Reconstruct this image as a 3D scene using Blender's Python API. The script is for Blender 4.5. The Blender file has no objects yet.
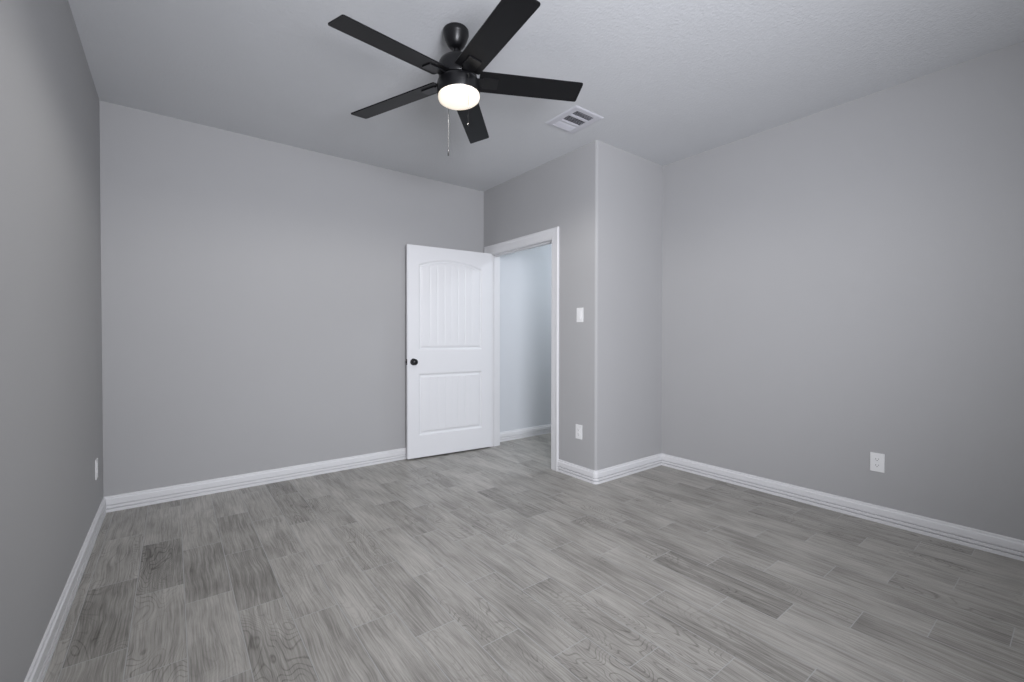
import bpy, bmesh, math, random
from mathutils import Vector, Matrix
random.seed(7)
D = bpy.data
SC = bpy.context.scene
COL = SC.collection
PI = math.pi

# ------------------------------------------------------------------ camera
F_PX, PITCH, ROLL, YAW, CAM_Z = 442.58, 0.012295, 0.00109, 0.653505, 1.18717
cam = D.cameras.new('camera'); cam_ob = D.objects.new('camera', cam); COL.objects.link(cam_ob)
cam.sensor_width = 36.0; cam.lens = F_PX * 36.0 / 1024.0; cam.clip_start = 0.02
sy, cy, sp, cp = math.sin(YAW), math.cos(YAW), math.sin(PITCH), math.cos(PITCH)
r0 = Vector((cy, -sy, 0)); u0 = Vector((sy*sp, cy*sp, cp)); fw = Vector((sy*cp, cy*cp, -sp))
rr = r0*math.cos(ROLL) + u0*math.sin(ROLL); uu = -r0*math.sin(ROLL) + u0*math.cos(ROLL)
m = Matrix((rr, uu, -fw)).transposed().to_4x4(); m.translation = (0, 0, CAM_Z)
cam_ob.matrix_world = m
SC.camera = cam_ob

# ------------------------------------------------------------------ room dimensions (metres)
XL, YB, XB, YD, XR, H = -0.3766, 3.998, 2.674, 2.390, 3.564, 2.74
YR = -1.70                       # rear wall, behind the camera
T = 0.12                         # wall thickness
XH = 5.40                        # far end of the hall
DY0, DY1, DZ = 2.913, 3.868, 2.040   # door opening in the wall x = XB
WX0, WX1, WZ0, WZ1 = 1.75, 3.30, 0.60, 2.15   # window in the rear wall

# ------------------------------------------------------------------ world, daylight, exposure
W = D.worlds.new('World'); SC.world = W; W.use_nodes = True
bg = W.node_tree.nodes['Background']
bg.inputs['Color'].default_value = (0.90, 0.94, 1.0, 1); bg.inputs['Strength'].default_value = 1.0
def area_light(name, loc, rot, sx, sy_, power, color, portal=False):
    l = D.lights.new(name, 'AREA'); l.shape = 'RECTANGLE'; l.size = sx; l.size_y = sy_
    l.energy = power; l.color = color
    if portal: l.cycles.is_portal = True
    o = D.objects.new(name, l); COL.objects.link(o); o.location = loc; o.rotation_euler = rot
    return o
area_light('window_daylight_portal', ((WX0+WX1)/2, YR-T+0.01, (WZ0+WZ1)/2), (PI/2, 0, 0), WX1-WX0, WZ1-WZ0, 1, (1, 1, 1), True)
area_light('hall_fill_light', (4.0, 2.95, H-0.06), (0, 0, 0), 0.35, 0.35, 20, (0.86, 0.93, 1.0))  # added fill, unseen and without a fixture, to brighten the hall wall
def spot(name, loc, target, power, color, size, blend, radius):
    l = D.lights.new(name, 'SPOT'); l.energy = power; l.color = color
    l.spot_size = math.radians(size); l.spot_blend = blend; l.shadow_soft_size = radius
    o = D.objects.new(name, l); COL.objects.link(o); o.location = loc
    o.rotation_euler = (Vector(target)-Vector(loc)).to_track_quat('-Z', 'Y').to_euler(); return o
spot('rear_fill_spot', (0.4, -0.9, 1.6), (0.8067, 0.0135, 1.66), 540, (0.955, 0.972, 1.05), 116, 1.0, 0.6)  # added soft fill spot behind the camera, cone fitted to the room's brightness falloff
SC.view_settings.view_transform = 'Standard'; SC.view_settings.look = 'None'
SC.view_settings.gamma = 1.0; SC.view_settings.use_curve_mapping = False
SC.view_settings.exposure = 0.13

# ------------------------------------------------------------------ materials
def mat(name, color, rough=0.5, metal=0.0, spec=0.5, bump=None, mottle=0.0, coat=0.0):
    """painted surface: colour, optional fine orange-peel bump (scale, strength, distance)"""
    m = D.materials.new(name); m.use_nodes = True
    nt = m.node_tree; b = nt.nodes['Principled BSDF']
    b.inputs['Base Color'].default_value = (*color, 1); b.inputs['Roughness'].default_value = rough
    b.inputs['Metallic'].default_value = metal; b.inputs['Specular IOR Level'].default_value = spec
    b.inputs['Coat Weight'].default_value = coat
    tc = nt.nodes.new('ShaderNodeTexCoord')
    if bump:
        n = nt.nodes.new('ShaderNodeTexNoise'); n.inputs['Scale'].default_value = bump[0]
        n.inputs['Detail'].default_value = 3.0
        nt.links.new(tc.outputs['Object'], n.inputs['Vector'])
        bp = nt.nodes.new('ShaderNodeBump'); bp.inputs['Strength'].default_value = bump[1]
        bp.inputs['Distance'].default_value = bump[2]
        nt.links.new(n.outputs['Fac'], bp.inputs['Height']); nt.links.new(bp.outputs['Normal'], b.inputs['Normal'])
    if mottle:
        n2 = nt.nodes.new('ShaderNodeTexNoise'); n2.inputs['Scale'].default_value = 3.0; n2.inputs['Detail'].default_value = 4
        nt.links.new(tc.outputs['Object'], n2.inputs['Vector'])
        mx = nt.nodes.new('ShaderNodeMix'); mx.data_type = 'RGBA'
        mx.inputs['A'].default_value = (*[c*(1-mottle) for c in color], 1)
        mx.inputs['B'].default_value = (*[min(1, c*(1+mottle)) for c in color], 1)
        nt.links.new(n2.outputs['Fac'], mx.inputs['Factor']); nt.links.new(mx.outputs['Result'], b.inputs['Base Color'])
    return m

M_WALL = mat('grey wall paint', (0.400, 0.399, 0.402), 0.75, spec=0.25, bump=(170, 0.25, 0.002), mottle=0.012)
M_CEIL = mat('ceiling texture paint', (0.62, 0.63, 0.645), 0.9, spec=0.1, bump=(75, 0.32, 0.006), mottle=0.02)
M_HALL = mat('white hall paint', (0.60, 0.62, 0.645), 0.7, spec=0.25, bump=(170, 0.2, 0.002), mottle=0.01)
M_TRIM = mat('white trim enamel', (0.70, 0.70, 0.71), 0.38, spec=0.4, mottle=0.01)
M_DOOR = mat('white door enamel', (0.735, 0.74, 0.755), 0.40, spec=0.4, bump=(320, 0.05, 0.0006), mottle=0.008)
M_PLATE = mat('white plastic', (0.80, 0.80, 0.80), 0.35, mottle=0.01)
M_SLOT = mat('dark slot', (0.03, 0.03, 0.03), 0.6, mottle=0.05)
M_BLACK = mat('matte black metal', (0.006, 0.006, 0.007), 0.34, spec=0.40, mottle=0.05)
M_BLADE = mat('matte black blade', (0.0065, 0.0065, 0.0075), 0.40, spec=0.22, bump=(60, 0.06, 0.001), mottle=0.1)
M_CHAIN = mat('chain metal', (0.012, 0.012, 0.011), 0.6, metal=0.0, mottle=0.05)
M_VENT = mat('white register enamel', (0.60, 0.60, 0.64), 0.5, mottle=0.01)
M_DUCT = mat('dark duct', (0.07, 0.07, 0.10), 0.8, mottle=0.1)
M_GLASSPANE = D.materials.new('window glass'); M_GLASSPANE.use_nodes = True
_nt = M_GLASSPANE.node_tree; _nt.nodes.clear()
_o = _nt.nodes.new('ShaderNodeOutputMaterial'); _t = _nt.nodes.new('ShaderNodeBsdfTransparent'); _g = _nt.nodes.new('ShaderNodeBsdfGlossy')
_g.inputs['Roughness'].default_value = 0.02; _x = _nt.nodes.new('ShaderNodeMixShader'); _x.inputs[0].default_value = 0.06
_nt.links.new(_t.outputs[0], _x.inputs[1]); _nt.links.new(_g.outputs[0], _x.inputs[2]); _nt.links.new(_x.outputs[0], _o.inputs[0])

M_OPAL = D.materials.new('lit opal glass'); M_OPAL.use_nodes = True
_nt = M_OPAL.node_tree; _b = _nt.nodes['Principled BSDF']
_b.inputs['Base Color'].default_value = (0.85, 0.82, 0.76, 1); _b.inputs['Roughness'].default_value = 0.3
_b.inputs['Emission Strength'].default_value = 0.66
_b.inputs['Emission Color'].default_value = (1.0, 0.86, 0.68, 1)

def floor_material():
    m = D.materials.new('wood look plank tile'); m.use_nodes = True
    nt = m.node_tree; N = nt.nodes; L = nt.links; b = N['Principled BSDF']
    def val(x):
        return x
    def sock(inp, x):
        if isinstance(x, (int, float)): inp.default_value = x
        else: L.new(x, inp)
    def mth(op, a, b_=0.0, c=0.0):
        n = N.new('ShaderNodeMath'); n.operation = op
        sock(n.inputs[0], a); sock(n.inputs[1], b_); sock(n.inputs[2], c)
        return n.outputs[0]
    def vec(x, y, z):
        n = N.new('ShaderNodeCombineXYZ'); sock(n.inputs[0], x); sock(n.inputs[1], y); sock(n.inputs[2], z); return n.outputs[0]
    def noise(v, scale, detail=4, rough=0.55, dist=0.0):
        n = N.new('ShaderNodeTexNoise'); L.new(v, n.inputs['Vector']); n.inputs['Scale'].default_value = scale
        n.inputs['Detail'].default_value = detail; n.inputs['Roughness'].default_value = rough
        n.inputs['Distortion'].default_value = dist; return n.outputs['Fac']
    def smooth(x, lo, hi, a=0.0, c=1.0):
        n = N.new('ShaderNodeMapRange'); n.interpolation_type = 'SMOOTHSTEP'; sock(n.inputs['Value'], x)
        n.inputs['From Min'].default_value = lo; n.inputs['From Max'].default_value = hi
        n.inputs['To Min'].default_value = a; n.inputs['To Max'].default_value = c; return n.outputs[0]
    def mixc(f, a, b_):
        n = N.new('ShaderNodeMix'); n.data_type = 'RGBA'; sock(n.inputs['Factor'], f)
        for k, v in (('A', a), ('B', b_)):
            if isinstance(v, tuple): n.inputs[k].default_value = (*v, 1)
            else: L.new(v, n.inputs[k])
        return n.outputs['Result']
    g = N.new('ShaderNodeNewGeometry'); s = N.new('ShaderNodeSeparateXYZ'); L.new(g.outputs['Position'], s.inputs[0])
    x, y = s.outputs[0], s.outputs[1]
    w, ln = 0.1785, 0.611
    xs = mth('DIVIDE', mth('ADD', x, 0.3225), w); colm = mth('FLOOR', xs); fx = mth('SUBTRACT', xs, colm)
    ys = mth('DIVIDE', mth('ADD', mth('SUBTRACT', y, 2.822), mth('MULTIPLY', colm, 0.2037)), ln)
    row = mth('FLOOR', ys); fy = mth('SUBTRACT', ys, row)
    wn = N.new('ShaderNodeTexWhiteNoise'); wn.noise_dimensions = '3D'; L.new(vec(colm, row, 0.37), wn.inputs['Vector'])
    rs = N.new('ShaderNodeSeparateColor'); L.new(wn.outputs['Color'], rs.inputs[0])
    ra, rb, rc = rs.outputs[0], rs.outputs[1], rs.outputs[2]
    ox = mth('MULTIPLY', ra, 37.0); oy = mth('MULTIPLY', rb, 53.0); oz = mth('MULTIPLY', rc, 11.0)
    # fine pores and streaks along the plank, broad shade drift, contour figure like flat-sawn oak
    wob = mth('MULTIPLY', mth('SUBTRACT', noise(vec(mth('ADD', x, ox), mth('ADD', mth('MULTIPLY', y, 0.55), oy), oz), 5.0, 2, 0.5), 0.5), 0.045)
    xw = mth('ADD', mth('ADD', x, ox), wob)
    streak = noise(vec(xw, mth('ADD', mth('MULTIPLY', y, 0.026), oy), oz), 190, 5, 0.70, 0.0)
    streak2 = noise(vec(xw, mth('ADD', mth('MULTIPLY', y, 0.035), oy), oz), 60, 3, 0.6, 0.0)
    fld = noise(vec(mth('ADD', x, ox), mth('ADD', mth('MULTIPLY', y, 0.34), oy), oz), 5.5, 2, 0.42, 0.35)
    band = mth('ABSOLUTE', mth('SINE', mth('MULTIPLY', fld, 120.0)))
    band = smooth(band, 0.0, 0.55)
    fmask = smooth(noise(vec(mth('ADD', x, oy), mth('ADD', mth('MULTIPLY', y, 0.5), ox), oz), 4.5, 2, 0.5), 0.38, 0.56)
    brk = smooth(streak2, 0.35, 0.60, 0.45, 1.0)
    bandw = mth('MULTIPLY', mth('MULTIPLY', mth('SUBTRACT', 1.0, band), brk), mth('MULTIPLY', fmask, smooth(rc, 0.15, 0.9, 0.12, 0.85)))
    cloud = noise(vec(mth('ADD', x, oz), mth('ADD', mth('MULTIPLY', y, 0.40), oy), ox), 7.0, 3, 0.55)
    dark, light = (0.085, 0.079, 0.068), (0.450, 0.431, 0.398)
    # most planks close in shade, the odd one clearly darker
    t = mth('SUBTRACT', smooth(rb, 0.0, 1.0, 0.62, 0.76), smooth(ra, 0.75, 1.0, 0.0, 0.12))
    for pc, pr, dk in ((0, -1, 0.30), (1, 0, 0.08), (2, 0, 0.15), (3, 0, 0.07), (6, 0, -0.10), (13, 1, 0.20), (14, 1, 0.08)):   # the planks laid from darker tiles
        hit = mth('MULTIPLY', mth('COMPARE', colm, float(pc), 0.1), mth('COMPARE', row, float(pr), 0.1))
        t = mth('SUBTRACT', t, mth('MULTIPLY', hit, dk))
    t = mth('ADD', t, smooth(cloud, 0.25, 0.75, -0.17, 0.17))
    t = mth('ADD', t, smooth(streak, 0.30, 0.70, -0.24, 0.20))
    t = mth('ADD', t, smooth(streak2, 0.32, 0.68, -0.12, 0.11))
    t = mth('SUBTRACT', t, mth('MULTIPLY', bandw, 0.50))
    n = N.new('ShaderNodeClamp'); L.new(t, n.inputs[0]); t = n.outputs[0]
    colr = mixc(t, dark, light)
    # slightly darker pressed edge along each plank's long sides
    edge = smooth(mth('MULTIPLY', mth('MINIMUM', fx, mth('SUBTRACT', 1.0, fx)), w), 0.0012, 0.0050, 0.30, 0.0)
    colr = mixc(mth('MULTIPLY', edge, smooth(streak2, 0.4, 0.65)), colr, dark)
    # grout
    ex = mth('MULTIPLY', mth('MINIMUM', fx, mth('SUBTRACT', 1.0, fx)), w)
    ey = mth('MULTIPLY', mth('MINIMUM', fy, mth('SUBTRACT', 1.0, fy)), ln)
    gr = smooth(mth('MINIMUM', ex, ey), 0.0009, 0.0022, 1.0, 0.0)
    colr = mixc(mth('MULTIPLY', gr, 0.85), colr, (0.42, 0.42, 0.415))
    L.new(colr, b.inputs['Base Color'])
    L.new(smooth(streak, 0.2, 0.8, 0.42, 0.32), b.inputs['Roughness'])
    b.inputs['Specular IOR Level'].default_value = 0.45
    bp = N.new('ShaderNodeBump'); bp.inputs['Strength'].default_value = 0.35; bp.inputs['Distance'].default_value = 0.0012
    hh = mth('SUBTRACT', mth('MULTIPLY', streak, 0.5), gr)
    L.new(hh, bp.inputs['Height']); L.new(bp.outputs['Normal'], b.inputs['Normal'])
    return m
M_FLOOR = floor_material()

# ------------------------------------------------------------------ mesh helpers
def link(name, bm, material, parent=None, smooth=False, angle=None):
    me = D.meshes.new(name); bmesh.ops.recalc_face_normals(bm, faces=bm.faces); bm.to_mesh(me); bm.free()
    if isinstance(material, (list, tuple)):
        for k in material: me.materials.append(k)
    else: me.materials.append(material)
    if smooth:
        for p in me.polygons: p.use_smooth = True
        if angle: me.set_sharp_from_angle(angle=angle)
    o = D.objects.new(name, me); COL.objects.link(o)
    if parent: o.parent = parent
    return o
def structure(o): o['kind'] = 'structure'; return o
def thing(name, label, cat, loc, rot=(0, 0, 0), group=None):
    o = D.objects.new(name, None); COL.objects.link(o); o.empty_display_size = 0.1
    o.location = loc; o.rotation_euler = rot; o['label'] = label; o['category'] = cat
    if group: o['group'] = group
    return o
def box(bm, x0, x1, y0, y1, z0, z1, M=None, bevel=0.0, seg=2):
    b2 = bmesh.new() if bevel else bm
    vs = [b2.verts.new((x, y, z)) for x in (x0, x1) for y in (y0, y1) for z in (z0, z1)]
    for f in ((0, 1, 3, 2), (4, 6, 7, 5), (0, 4, 5, 1), (2, 3, 7, 6), (0, 2, 6, 4), (1, 5, 7, 3)):
        b2.faces.new([vs[i] for i in f])
    if bevel:
        bmesh.ops.recalc_face_normals(b2, faces=b2.faces)
        bmesh.ops.bevel(b2, geom=list(b2.edges), offset=bevel, segments=seg, affect='EDGES', profile=0.6)
        merge(bm, b2, M); return
    if M is not None:
        for v in vs: v.co = M @ v.co
def merge(bm, b2, M=None):
    mp = {}
    for v in b2.verts: mp[v] = bm.verts.new(M @ v.co if M is not None else v.co)
    for f in b2.faces: bm.faces.new([mp[v] for v in f.verts])
    b2.free()
def prism(bm, pts, z0, z1, M=None):
    a = [bm.verts.new((p[0], p[1], z0)) for p in pts]; b = [bm.verts.new((p[0], p[1], z1)) for p in pts]
    bm.faces.new(a[::-1]); bm.faces.new(b); n = len(pts)
    for i in range(n): bm.faces.new((a[i], a[(i+1) % n], b[(i+1) % n], b[i]))
    if M is not None:
        for v in a+b: v.co = M @ v.co
def lathe(bm, prof, n=48, M=None):
    """profile of (radius, z) revolved about z; r = 0 ends close"""
    rings = []
    for r, z in prof:
        if r < 1e-6: rings.append([bm.verts.new((0, 0, z))])
        else: rings.append([bm.verts.new((r*math.cos(2*PI*i/n), r*math.sin(2*PI*i/n), z)) for i in range(n)])
    for a, b in zip(rings, rings[1:]):
        for i in range(n):
            j = (i+1) % n
            if len(a) == 1: bm.faces.new((a[0], b[i], b[j]))
            elif len(b) == 1: bm.faces.new((a[i], b[0], a[j]))
            else: bm.faces.new((a[i], b[i], b[j], a[j]))
    if len(rings[0]) > 1: bm.faces.new(rings[0][::-1])
    if len(rings[-1]) > 1: bm.faces.new(rings[-1])
    if M is not None:
        for ring in rings:
            for v in ring: v.co = M @ v.co
def sweep(bm, path, prof, side=1.0, start_dir=None, end_dir=None):
    """profile (d, z) swept along a floor-plan path, offset d to the left (side=1) with mitred corners"""
    P = [Vector(p) for p in path]; rows = []
    for i, p in enumerate(P):
        d0 = (P[i]-P[i-1]).normalized() if i else (Vector(start_dir).normalized() if start_dir else (P[1]-P[0]).normalized())
        d1 = (P[i+1]-P[i]).normalized() if i < len(P)-1 else (Vector(end_dir).normalized() if end_dir else d0)
        n0 = Vector((-d0.y, d0.x))*side; n1 = Vector((-d1.y, d1.x))*side
        mm = (n0+n1).normalized(); k = 1.0/max(0.2, mm.dot(n0))
        rows.append([bm.verts.new((p.x+mm.x*k*d, p.y+mm.y*k*d, z)) for d, z in prof])
    m_ = len(prof)
    for a, b in zip(rows, rows[1:]):
        for i in range(m_): bm.faces.new((a[i], a[(i+1) % m_], b[(i+1) % m_], b[i]))
    bm.faces.new(rows[0]); bm.faces.new(rows[-1][::-1])

# ------------------------------------------------------------------ the room shell
bm = bmesh.new(); box(bm, XL-T, XH+T, YR-T, YB+T, -0.12, 0.0); structure(link('floor', bm, M_FLOOR))

# ceiling with the opening for the air register
VX0, VX1, VY0, VY1 = 2.205, 2.405, 2.157, 2.417
bm = bmesh.new()
for a in ((XL-T, VX0, YR-T, YB+T), (VX1, XH+T, YR-T, YB+T), (VX0, VX1, YR-T, VY0), (VX0, VX1, VY1, YB+T)):
    box(bm, a[0], a[1], a[2], a[3], H, H+0.12)
structure(link('ceiling', bm, M_CEIL))

bm = bmesh.new(); box(bm, XL-T, XL, YR-T, YB+T, 0, H); structure(link('wall_left', bm, M_WALL))
bm = bmesh.new(); box(bm, XL, XB+0.06, YB, YB+T, 0, H); structure(link('wall_back', bm, M_WALL))
bm = bmesh.new(); box(bm, XR, XR+T, YR-T, YD, 0, H); structure(link('wall_right', bm, M_WALL))
bm = bmesh.new()
for a in ((XL, WX0, 0, H), (WX1, XR, 0, H), (WX0, WX1, 0, WZ0), (WX0, WX1, WZ1, H)):
    box(bm, a[0], a[1], YR-T, YR, a[2], a[3])
structure(link('wall_rear', bm, M_WALL))
# wall with the doorway, turning the rounded outside corner into the short wall that meets the right wall
RC = 0.022
arc = [(XB+RC-RC*math.cos(t), YD+RC-RC*math.sin(t)) for t in [PI/2*i/8 for i in range(9)]]
bm = bmesh.new()
prism(bm, arc + [(XR+T, YD), (XR+T, YD+T), (XB+T, YD+T), (XB+T, DY0-0.018), (XB, DY0-0.018)], 0, H)
box(bm, XB, XB+T, DY0-0.018, DY1+0.018, DZ+0.018, H)
box(bm, XB, XB+T, DY1+0.018, YB, 0, H)
o = structure(link('wall_doorway', bm, M_WALL, smooth=True, angle=math.radians(25)))
# hall beyond the doorway
bm = bmesh.new(); box(bm, XB+0.06, XH, YB, YB+T, 0, H); structure(link('wall_hall_back', bm, M_HALL))
bm = bmesh.new(); box(bm, XR+T, XH, YD, YD+T, 0, H); structure(link('wall_hall_front', bm, M_HALL))
bm = bmesh.new(); box(bm, XH, XH+T, YD, YB+T, 0, H); structure(link('wall_hall_end', bm, M_HALL))

# ------------------------------------------------------------------ baseboards
BB = [(0, 0), (0.0145, 0), (0.0155, 0.003), (0.0155, 0.0190), (0.0150, 0.0205), (0.0030, 0.0210), (0.0030, 0.0265), (0.0145, 0.0270), (0.0155, 0.0285),
      (0.0155, 0.0425), (0.0150, 0.0438), (0.0030, 0.0442), (0.0030, 0.0500), (0.0130, 0.0505), (0.0138, 0.0520), (0.0134, 0.084), (0.0125, 0.0875),
      (0.0088, 0.0905), (0.0070, 0.0935), (0.0072, 0.0965), (0.0078, 0.0990), (0.0070, 0.1030), (0.0045, 0.1055), (0, 0.1065)]
def baseboard(name, path, side=1.0, sd=None, ed=None):
    bm = bmesh.new(); sweep(bm, path, BB, side, sd, ed)
    structure(link(name, bm, M_TRIM))
baseboard('baseboard_left', [(XL, YR), (XL, YB)], -1, (-1, 0), (1, 0))
baseboard('baseboard_back', [(XL, YB), (XB-0.0145, YB)], -1, (0, 1), None)
baseboard('baseboard_doorway', [(XB, 2.8165)] + arc + [(XR, YD)], -1, None, (0, -1))
baseboard('baseboard_right', [(XR, YD), (XR, YR)], -1, (1, 0), (-1, 0))
baseboard('baseboard_rear', [(XR, YR), (XL, YR)], -1, (0, -1), (0, 1))
baseboard('baseboard_hall', [(XB+T+0.06, YB), (XH, YB)], -1)

# ------------------------------------------------------------------ door frame: jambs, stops and casing
frame = D.objects.new('trim_1', None); COL.objects.link(frame); frame.location = (XB, (DY0+DY1)/2, 0); frame['kind'] = 'structure'
FI = Matrix.Translation((-XB, -(DY0+DY1)/2, 0))
bm = bmesh.new()
box(bm, XB-0.001, XB+T+0.001, DY0-0.018, DY0, 0, DZ+0.018, FI)
box(bm, XB-0.001, XB+T+0.001, DY1, DY1+0.018, 0, DZ+0.018, FI)
box(bm, XB-0.001, XB+T+0.001, DY0, DY1, DZ, DZ+0.018, FI)
link('jamb', bm, M_TRIM, frame)
bm = bmesh.new()
sx0, sx1 = XB+0.040, XB+0.075
box(bm, sx0, sx1, DY0, DY0+0.011, 0, DZ, FI, 0.002); box(bm, sx0, sx1, DY1-0.011, DY1, 0, DZ, FI, 0.002)
box(bm, sx0, sx1, DY0, DY1, DZ-0.011, DZ, FI, 0.002)
link('door_stop', bm, M_TRIM, frame)
# casing profile: (distance from the opening, projection from the wall)
CP = [(0, 0), (0, 0.008), (0.004, 0.0105), (0.020, 0.0115), (0.026, 0.0125), (0.060, 0.0135), (0.066, 0.0165), (0.072, 0.0185),
      (0.084, 0.0185), (0.0895, 0.014), (0.0895, 0)]
def casing(bm, xface, sgn, y0, y1, zt):
    path = [(y0, 0, -1, 0), (y0, zt, -1, 1), (y1, zt, 1, 1), (y1, 0, 1, 0)]
    rows = []
    for (yy, zz, ky, kz) in path:
        rows.append([bm.verts.new(FI @ Vector((xface - sgn*h, yy + ky*d, zz + kz*d))) for d, h in CP])
    n = len(CP)
    for a, b in zip(rows, rows[1:]):
        for i in range(n): bm.faces.new((a[i], a[(i+1) % n], b[(i+1) % n], b[i]))
    bm.faces.new(rows[0]); bm.faces.new(rows[-1][::-1])
bm = bmesh.new(); casing(bm, XB, 1, DY0-0.006, DY1+0.006, DZ+0.006); link('casing', bm, M_TRIM, frame)
bm = bmesh.new(); casing(bm, XB+T, -1, DY0-0.006, DY1+0.006, DZ+0.006); link('casing', bm, M_TRIM, frame)
bm = bmesh.new(); box(bm, XB+0.006, XB+0.034, DY0-0.001, DY0+0.0022, 0.900, 0.965, FI, 0.0008)
o = link('strike_plate', bm, M_BLACK, frame); o['label'] = 'black strike plate'

# ------------------------------------------------------------------ the open door
DW, DH, DT, ANG = 0.914, 2.032, 0.035, 0.0857
HX, HY, DZB = 2.664, 3.835, 0.015
door = D.objects.new('door_1', None); COL.objects.link(door); door['kind'] = 'structure'
# local frame: x from the hinge edge to the latch edge, y out of the face seen, z up
ux = Vector((-math.cos(ANG), math.sin(ANG), 0)); nn = Vector((-math.sin(ANG), -math.cos(ANG), 0))
mw = Matrix((ux, nn, ux.cross(nn))).transposed().to_4x4(); mw.translation = (HX, HY, DZB)
door.matrix_world = mw
def sst(t): t = min(1, max(0, t)); return t*t*(3-2*t)
def arch_top(x, x0, x1, zs, rise):
    c = (x0+x1)/2; hw = (x1-x0)/2; R = (hw*hw+rise*rise)/(2*rise)
    dx = min(abs(x-c), hw); return zs + math.sqrt(max(0, R*R-dx*dx)) - (R-rise)
def panel_depth(x, z):
    """carving depth of the moulded two-panel face at (x from hinge, z)"""
    best = 0.0
    for kind in (0, 1):
        x0, x1 = 0.112, 0.802
        if kind == 0: z0, zt = 1.030, arch_top(x, x0, x1, 1.852, 0.066)
        else: z0, zt = 0.212, 0.806
        d = min(x-x0, x1-x, z-z0, zt-z)      # distance inside the panel outline
        if d <= 0: continue
        # ogee down, flat, then up again to the raised plank field
        v = 0.012*sst(d/0.016)
        if d > 0.024: v -= 0.0085*sst((d-0.024)/0.016)
        if d > 0.046:
            pw = (x1-x0-0.092)/8
            q = (x-(x0+0.046))/pw; q = abs(q-round(q))*pw
            edge = min(1, (d-0.046)/0.006)
            v += 0.0034*edge*max(0, 1-q/0.0065)
        best = max(best, v)
    return best
def grid_lines(a, b, step): 
    n = int(round((b-a)/step)); return [a+(b-a)*i/n for i in range(n+1)]
xs_ = grid_lines(0, DW, 0.0038); zs_ = grid_lines(0, DH, 0.0052)
bm = bmesh.new(); faces = []
front = [[bm.verts.new((x, -panel_depth(x, z), z)) for x in xs_] for z in zs_]
back = [[bm.verts.new((x, -DT+panel_depth(x, z), z)) for x in xs_] for z in zs_]
for g in (front, back):
    for a, b in zip(g, g[1:]):
        for i in range(len(xs_)-1): bm.faces.new((a[i], a[i+1], b[i+1], b[i]))
for i in range(len(xs_)-1):
    bm.faces.new((front[0][i], front[0][i+1], back[0][i+1], back[0][i])); bm.faces.new((front[-1][i], front[-1][i+1], back[-1][i+1], back[-1][i]))
for j in range(len(zs_)-1):
    bm.faces.new((front[j][0], front[j+1][0], back[j+1][0], back[j][0])); bm.faces.new((front[j][-1], front[j+1][-1], back[j+1][-1], back[j][-1]))
link('door_leaf', bm, M_DOOR, door, smooth=True, angle=math.radians(50))
KX, KZ = DW-0.060, 0.921-0.0
def knob(sgn, reach):
    base = 0 if sgn > 0 else -DT
    K = Matrix.Translation((KX, base, KZ)) @ Matrix.Rotation(-PI/2*sgn, 4, 'X')
    bm = bmesh.new(); k = reach/0.058
    lathe(bm, [(0, 0), (0.0325, 0), (0.0325, 0.004), (0.030, 0.008), (0.016, 0.010), (0.0125, 0.014), (0.0115, 0.024*k), (0.015, 0.029*k),
               (0.0235, 0.033*k), (0.0280, 0.040*k), (0.0280, 0.047*k), (0.0245, 0.053*k), (0.0150, 0.0572*k), (0, 0.058*k)], 40, K)
    o = link('door_knob', bm, M_BLACK, door, smooth=True, angle=math.radians(40)); o['label'] = 'round black door knob'
knob(1, 0.058); knob(-1, 0.044)
bm = bmesh.new(); box(bm, DW-0.0005, DW+0.0012, -DT/2-0.0125, -DT/2+0.0125, KZ-0.028, KZ+0.028)
box(bm, DW, DW+0.009, -DT/2-0.007, -DT/2+0.007, KZ-0.009, KZ+0.009, None, 0.002)
o = link('latch', bm, M_BLACK, door); o['label'] = 'black latch plate and bolt on the door edge'
bm = bmesh.new()
for hz in (0.24, 1.02, 1.80):
    lathe(bm, [(0, hz-0.045), (0.0055, hz-0.045), (0.0055, hz+0.045), (0, hz+0.045)], 16, Matrix.Translation((-0.006, -DT-0.002, 0)))
link('hinge', bm, M_BLACK, door)

# ------------------------------------------------------------------ rear window (behind the camera)
wn_ = D.objects.new('window_1', None); COL.objects.link(wn_); wn_.location = ((WX0+WX1)/2, YR-T/2, WZ0); wn_['kind'] = 'structure'
WI = Matrix.Translation((-(WX0+WX1)/2, -(YR-T/2), -WZ0))
bm = bmesh.new(); fw_ = 0.045; ya, yb = YR-T+0.02, YR-T+0.06
for a in ((WX0, WX0+fw_, WZ0, WZ1), (WX1-fw_, WX1, WZ0, WZ1), (WX0, WX1, WZ0, WZ0+fw_), (WX0, WX1, WZ1-fw_, WZ1),
          ((WX0+WX1)/2-0.025, (WX0+WX1)/2+0.025, WZ0, WZ1)):
    box(bm, a[0], a[1], ya, yb, a[2], a[3], WI, 0.004)
link('window_frame', bm, M_TRIM, wn_)
bm = bmesh.new(); box(bm, WX0-0.05, WX1+0.05, YR-0.055, YR+0.03, WZ0-0.02, WZ0+0.004, WI, 0.004); link('window_sill', bm, M_TRIM, wn_)
bm = bmesh.new(); box(bm, WX0+0.03, WX1-0.03, YR-T+0.036, YR-T+0.040, WZ0+0.03, WZ1-0.03, WI); link('pane', bm, M_GLASSPANE, wn_)

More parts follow.
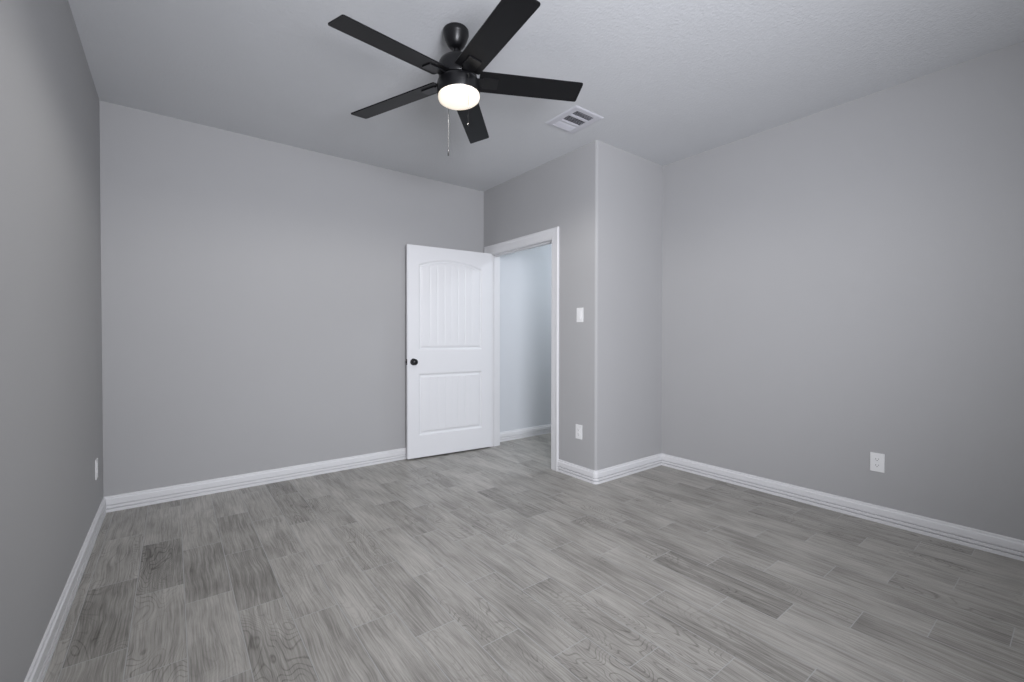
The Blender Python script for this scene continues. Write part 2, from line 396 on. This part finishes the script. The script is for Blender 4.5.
# ------------------------------------------------------------------ ceiling fan
HUB = Vector((1.1613, 1.9710, 2.4886)); TX, TY = -0.038, -0.042
Rf = Matrix.Rotation(TX, 4, 'X') @ Matrix.Rotation(TY, 4, 'Y')
axis = (Rf @ Vector((0, 0, 1)))
ball = HUB + axis*((2.672-HUB.z)/axis.z)
fan = thing('ceiling_fan', 'black five-blade ceiling fan with lit frosted drum light, hanging from the ceiling', 'ceiling fan', (ball.x, ball.y, H))
FAN_I = Matrix.Translation((-ball.x, -ball.y, -H))
HM = FAN_I @ Matrix.Translation(HUB) @ Rf                      # hub frame in the fan's own frame
def sub(name, bm, mt, parent=fan, sm=True, ang=35): return link(name, bm, mt, parent, sm, math.radians(ang))
bm = bmesh.new()
lathe(bm, [(0, 0), (0.060, 0), (0.0645, -0.006), (0.0650, -0.024), (0.0625, -0.030), (0.0610, -0.034), (0.0560, -0.052), (0.0460, -0.072),
           (0.0380, -0.084), (0.0300, -0.091), (0.0180, -0.095), (0, -0.096)], 56)
sub('canopy', bm, M_BLACK)
bm = bmesh.new(); lathe(bm, [(0, 0.085), (0.0135, 0.085), (0.0135, 0.185), (0, 0.185)], 24, HM)
lathe(bm, [(0, 0.098), (0.024, 0.098), (0.024, 0.108), (0.0165, 0.114), (0, 0.114)], 32, HM)
sub('downrod', bm, M_BLACK)
bm = bmesh.new()
lathe(bm, [(0, 0.106), (0.050, 0.105), (0.074, 0.100), (0.088, 0.090), (0.0945, 0.076), (0.0965, 0.060), (0.0965, 0.002), (0.0955, 0.000), (0.088, -0.001), (0.088, -0.008),
           (0.103, -0.010), (0.1065, -0.015), (0.1075, -0.024), (0.1075, -0.076), (0.1055, -0.080), (0, -0.080)], 72, HM)
sub('motor_housing', bm, M_BLACK)
bm = bmesh.new(); GH = HM @ Matrix.Translation((0, 0, -0.079))
lathe(bm, [(0.098, 0.001), (0.1050, 0), (0.1055, -0.010), (0.1030, -0.019), (0.0960, -0.025), (0.0780, -0.031), (0.0500, -0.0355), (0.0250, -0.0375), (0, -0.038)], 72)
gl = sub('glass_shade', bm, M_OPAL, ang=60); gl.matrix_parent_inverse = Matrix(); gl.matrix_local = GH; gl['label'] = 'lit frosted glass drum shade'
fl = D.lights.new('fan_lamp_light', 'SPOT'); fl.spot_size = math.radians(180); fl.spot_blend = 0.3; fl.shadow_soft_size = 0.02
fl.energy = 34; fl.color = (1.0, 0.975, 0.94)
flo = D.objects.new('fan_lamp_light', fl); COL.objects.link(flo); flo.location = HUB - axis*0.128
# blades
BR, BW, BPH, BR0, DROOP, T0 = 0.655, 0.131, -0.219, 0.107, -0.036, 3.334
def blade_frame(k):
    th = T0 + k*2*PI/5; c, s = math.cos(th), math.sin(th)
    er = Vector((c, s, DROOP)); et = Vector((-s*math.cos(BPH), c*math.cos(BPH), math.sin(BPH)))
    en = er.cross(et).normalized()
    M = Matrix((er, et, en)).transposed().to_4x4()
    return HM @ M
def rounded(x0, x1, y0, y1, r, n=5):
    pts = []
    for cx, cy_, a0 in ((x1-r, y1-r, 0), (x0+r, y1-r, PI/2), (x0+r, y0+r, PI), (x1-r, y0+r, 3*PI/2)):
        for i in range(n+1):
            a = a0+PI/2*i/n; pts.append((cx+r*math.cos(a), cy_+r*math.sin(a)))
    return pts
for k in range(5):
    BM_ = blade_frame(k)
    bm = bmesh.new(); prism(bm, rounded(BR0, BR, -BW/2, BW/2, 0.010), 0.0, 0.006, BM_)
    bl = sub('blade', bm, M_BLADE, sm=False)
    bm = bmesh.new()
    prism(bm, rounded(0.125, 0.205, -0.034, 0.034, 0.007), -0.006, -0.0004, BM_)
    prism(bm, [(0.078, -0.020), (0.130, -0.026), (0.130, 0.026), (0.078, 0.020)], -0.0055, 0.002, BM_)
    br = link('blade_bracket', bm, M_BLACK, bl)
# pull chains
def chain(px, py, ztop, zbot, fob):
    bm = bmesh.new(); base = FAN_I
    z = ztop; 
    M = FAN_I @ Matrix.Translation((px, py, 0))
    lathe(bm, [(0, ztop), (0.0006, ztop), (0.0006, zbot), (0, zbot)], 8, M)
    n = int((ztop-zbot)/0.0065)
    for i in range(n):
        zc = ztop-0.0065*(i+0.5); r = 0.0014
        lathe(bm, [(0, zc+r), (r*0.75, zc+r*0.6), (r, zc), (r*0.75, zc-r*0.6), (0, zc-r)], 6, M)
    o = sub('pull_chain', bm, M_CHAIN)
    bm = bmesh.new()
    L_ = fob
    lathe(bm, [(0, zbot+L_), (0.0018, zbot+L_), (0.0034, zbot+L_*0.6), (0.0040, zbot+L_*0.2), (0.0030, zbot), (0, zbot-0.001)], 16, M)
    f_ = link('chain_fob', bm, M_BLACK, o, True)
    return o
RV, NV = Vector((0.794, -0.608, 0)), Vector((-0.608, -0.794, 0))
c1 = HUB + RV*0.061 + NV*0.1120 - axis*0.034; c2 = HUB - RV*0.066 + NV*-0.088 - axis*0.078
chain(c1.x, c1.y, c1.z, 2.202, 0.012)
chain(c2.x, c2.y, c2.z, 2.140, 0.034)
bm = bmesh.new(); nb = HUB + RV*0.061 + NV*0.090 - axis*0.034
lathe(bm, [(0, 0), (0.0045, 0), (0.0045, 0.020), (0.0035, 0.023), (0, 0.023)], 16,
    FAN_I @ Matrix.Translation(nb) @ NV.to_track_quat('Z', 'Y').to_matrix().to_4x4())
sub('switch_nub', bm, M_CHAIN)

# ------------------------------------------------------------------ ceiling air register
vx, vy = (2.165+2.448)/2, (2.120+2.430)/2
vent = thing('ceiling_vent', 'white rectangular air register with louvred slots in the ceiling above the outside corner', 'air vent', (vx, vy, H))
VI = Matrix.Translation((-vx, -vy, -H))
ox0, ox1, oy0, oy1 = 2.165, 2.448, 2.120, 2.430
ix0, ix1 = 2.2175, 2.392
secs = [(2.163, 2.222), (2.243, 2.314), (2.338, 2.408)]
bm = bmesh.new()
def bev_ring(bm, xo0, xo1, yo0, yo1, xi0, xi1, yi0, yi1):
    o_ = [(xo0, yo0), (xo1, yo0), (xo1, yo1), (xo0, yo1)]; i_ = [(xi0, yi0), (xi1, yi0), (xi1, yi1), (xi0, yi1)]
    c_ = [((a[0]*0.75+b[0]*0.25), (a[1]*0.75+b[1]*0.25)) for a, b in zip(o_, i_)]
    rings = [[bm.verts.new(VI @ Vector((p[0], p[1], z))) for p in ring] for ring, z in ((o_, H), (o_, H-0.0015), (c_, H-0.006), (i_, H-0.006), (i_, H))]
    for a, b in zip(rings, rings[1:]):
        for i in range(4): bm.faces.new((a[i], a[(i+1) % 4], b[(i+1) % 4], b[i]))
bev_ring(bm, ox0, ox1, oy0, oy1, ix0, ix1, secs[0][0], secs[2][1])
box(bm, ix0, ix1, secs[0][1], secs[1][0], H-0.006, H+0.004, VI); box(bm, ix0, ix1, secs[1][1], secs[2][0], H-0.006, H+0.004, VI)
link('vent_frame', bm, M_VENT, vent)
for si, (a, b) in enumerate(secs):
    bm = bmesh.new(); n = 5; pitch = (b-a)/n
    for i in range(n):
        yc = a+pitch*(i+0.5)
        tilt = math.radians(-58 if si < 2 else 40)      # the far bank throws air the other way
        M = VI @ Matrix.Translation(((ix0+ix1)/2, yc, H-0.0005)) @ Matrix.Rotation(tilt, 4, 'X')
        hw = 0.0085 if si < 2 else 0.0105
        box(bm, -(ix1-ix0)/2, (ix1-ix0)/2, -0.0005, 0.0005, -hw, hw, M)
    link('louvre_bank', bm, M_VENT, vent)
bm = bmesh.new()
for a in ((VX0, VX0+0.002, VY0, VY1), (VX1-0.002, VX1, VY0, VY1), (VX0, VX1, VY0, VY0+0.002), (VX0, VX1, VY1-0.002, VY1)):
    box(bm, a[0], a[1], a[2], a[3], H-0.0, H+0.18, VI)
box(bm, VX0, VX1, VY0, VY1, H+0.178, H+0.18, VI)
link('duct', bm, M_DUCT, vent)

# ------------------------------------------------------------------ switch and outlets
def plate_bm():
    bm = bmesh.new(); box(bm, -0.0365, 0.0365, -0.0595, 0.0595, 0, 0.006, None, 0.0022, 2); return bm
def wall_matrix(p, normal):
    n = Vector(normal); up = Vector((0, 0, 1)); x = up.cross(n)
    M = Matrix((x, up, n)).transposed().to_4x4(); M.translation = p; return M
def outlet(p, normal, label, group=None):
    t = thing('wall_outlet', label, 'power outlet', p); t.matrix_world = wall_matrix(p, normal)
    link('cover_plate', plate_bm(), M_PLATE, t)
    for s in (-1, 1):
        bm = bmesh.new()
        pts = []
        for i in range(32):
            a = 2*PI*i/32; pts.append((0.0172*math.cos(a), max(-0.0135, min(0.0135, 0.0172*math.sin(a))) + s*0.0195))
        prism(bm, pts, 0.005, 0.0082); rec = link('receptacle', bm, M_PLATE, t)
        bm = bmesh.new()
        box(bm, -0.0078, -0.0058, s*0.0195-0.0015, s*0.0195+0.0075, 0.0080, 0.0085)
        box(bm, 0.0058, 0.0078, s*0.0195-0.0005, s*0.0195+0.0065, 0.0080, 0.0085)
        lathe(bm, [(0, 0.0080), (0.0026, 0.0080), (0.0026, 0.0085), (0, 0.0085)], 14, Matrix.Translation((0, s*0.0195-0.0072, 0)))
        link('slots', bm, M_SLOT, rec)
    bm = bmesh.new(); lathe(bm, [(0, 0.005), (0.003, 0.005), (0.0028, 0.0068), (0, 0.0072)], 16); link('screw', bm, M_PLATE, t)
    return t
outlet((XB, 2.573, 0.388), (-1, 0, 0), 'small white duplex outlet low on the wall beside the doorway, below the light switch', 'white duplex wall outlets')
outlet((XR, 0.8165, 0.381), (-1, 0, 0), 'white duplex outlet low on the large right-hand wall above its baseboard', 'white duplex wall outlets')
outlet((XL, 3.655, 0.376), (1, 0, 0), 'white duplex outlet seen edge-on on the left wall near the back corner', 'white duplex wall outlets')
sw = thing('light_switch', 'white rocker light switch on the wall between the door casing and outside corner', 'light switch', (XB, 2.565, 1.358))
sw.matrix_world = wall_matrix((XB, 2.565, 1.358), (-1, 0, 0))
link('cover_plate', plate_bm(), M_PLATE, sw)
bm = bmesh.new(); box(bm, -0.0165, 0.0165, -0.0335, 0.0335, 0.004, 0.0072, None, 0.0008, 1)
v = [(-0.0150, 0.031), (-0.0150, -0.031)]
b2 = bmesh.new()
pr = [(0.031, 0.0078), (0.0, 0.0095), (-0.031, 0.0125), (-0.031, 0.005), (0.031, 0.005)]
va = [b2.verts.new((-0.015, y_, z_)) for y_, z_ in pr]; vb = [b2.verts.new((0.015, y_, z_)) for y_, z_ in pr]
b2.faces.new(va); b2.faces.new(vb[::-1])
for i in range(5): b2.faces.new((va[i], va[(i+1) % 5], vb[(i+1) % 5], vb[i]))
merge(bm, b2); link('rocker', bm, M_PLATE, sw)
for s in (-1, 1):
    bm = bmesh.new(); lathe(bm, [(0, 0.005), (0.0028, 0.005), (0.0026, 0.0066), (0, 0.0070)], 14, Matrix.Translation((0, s*0.048, 0)))
    link('screw', bm, M_PLATE, sw)
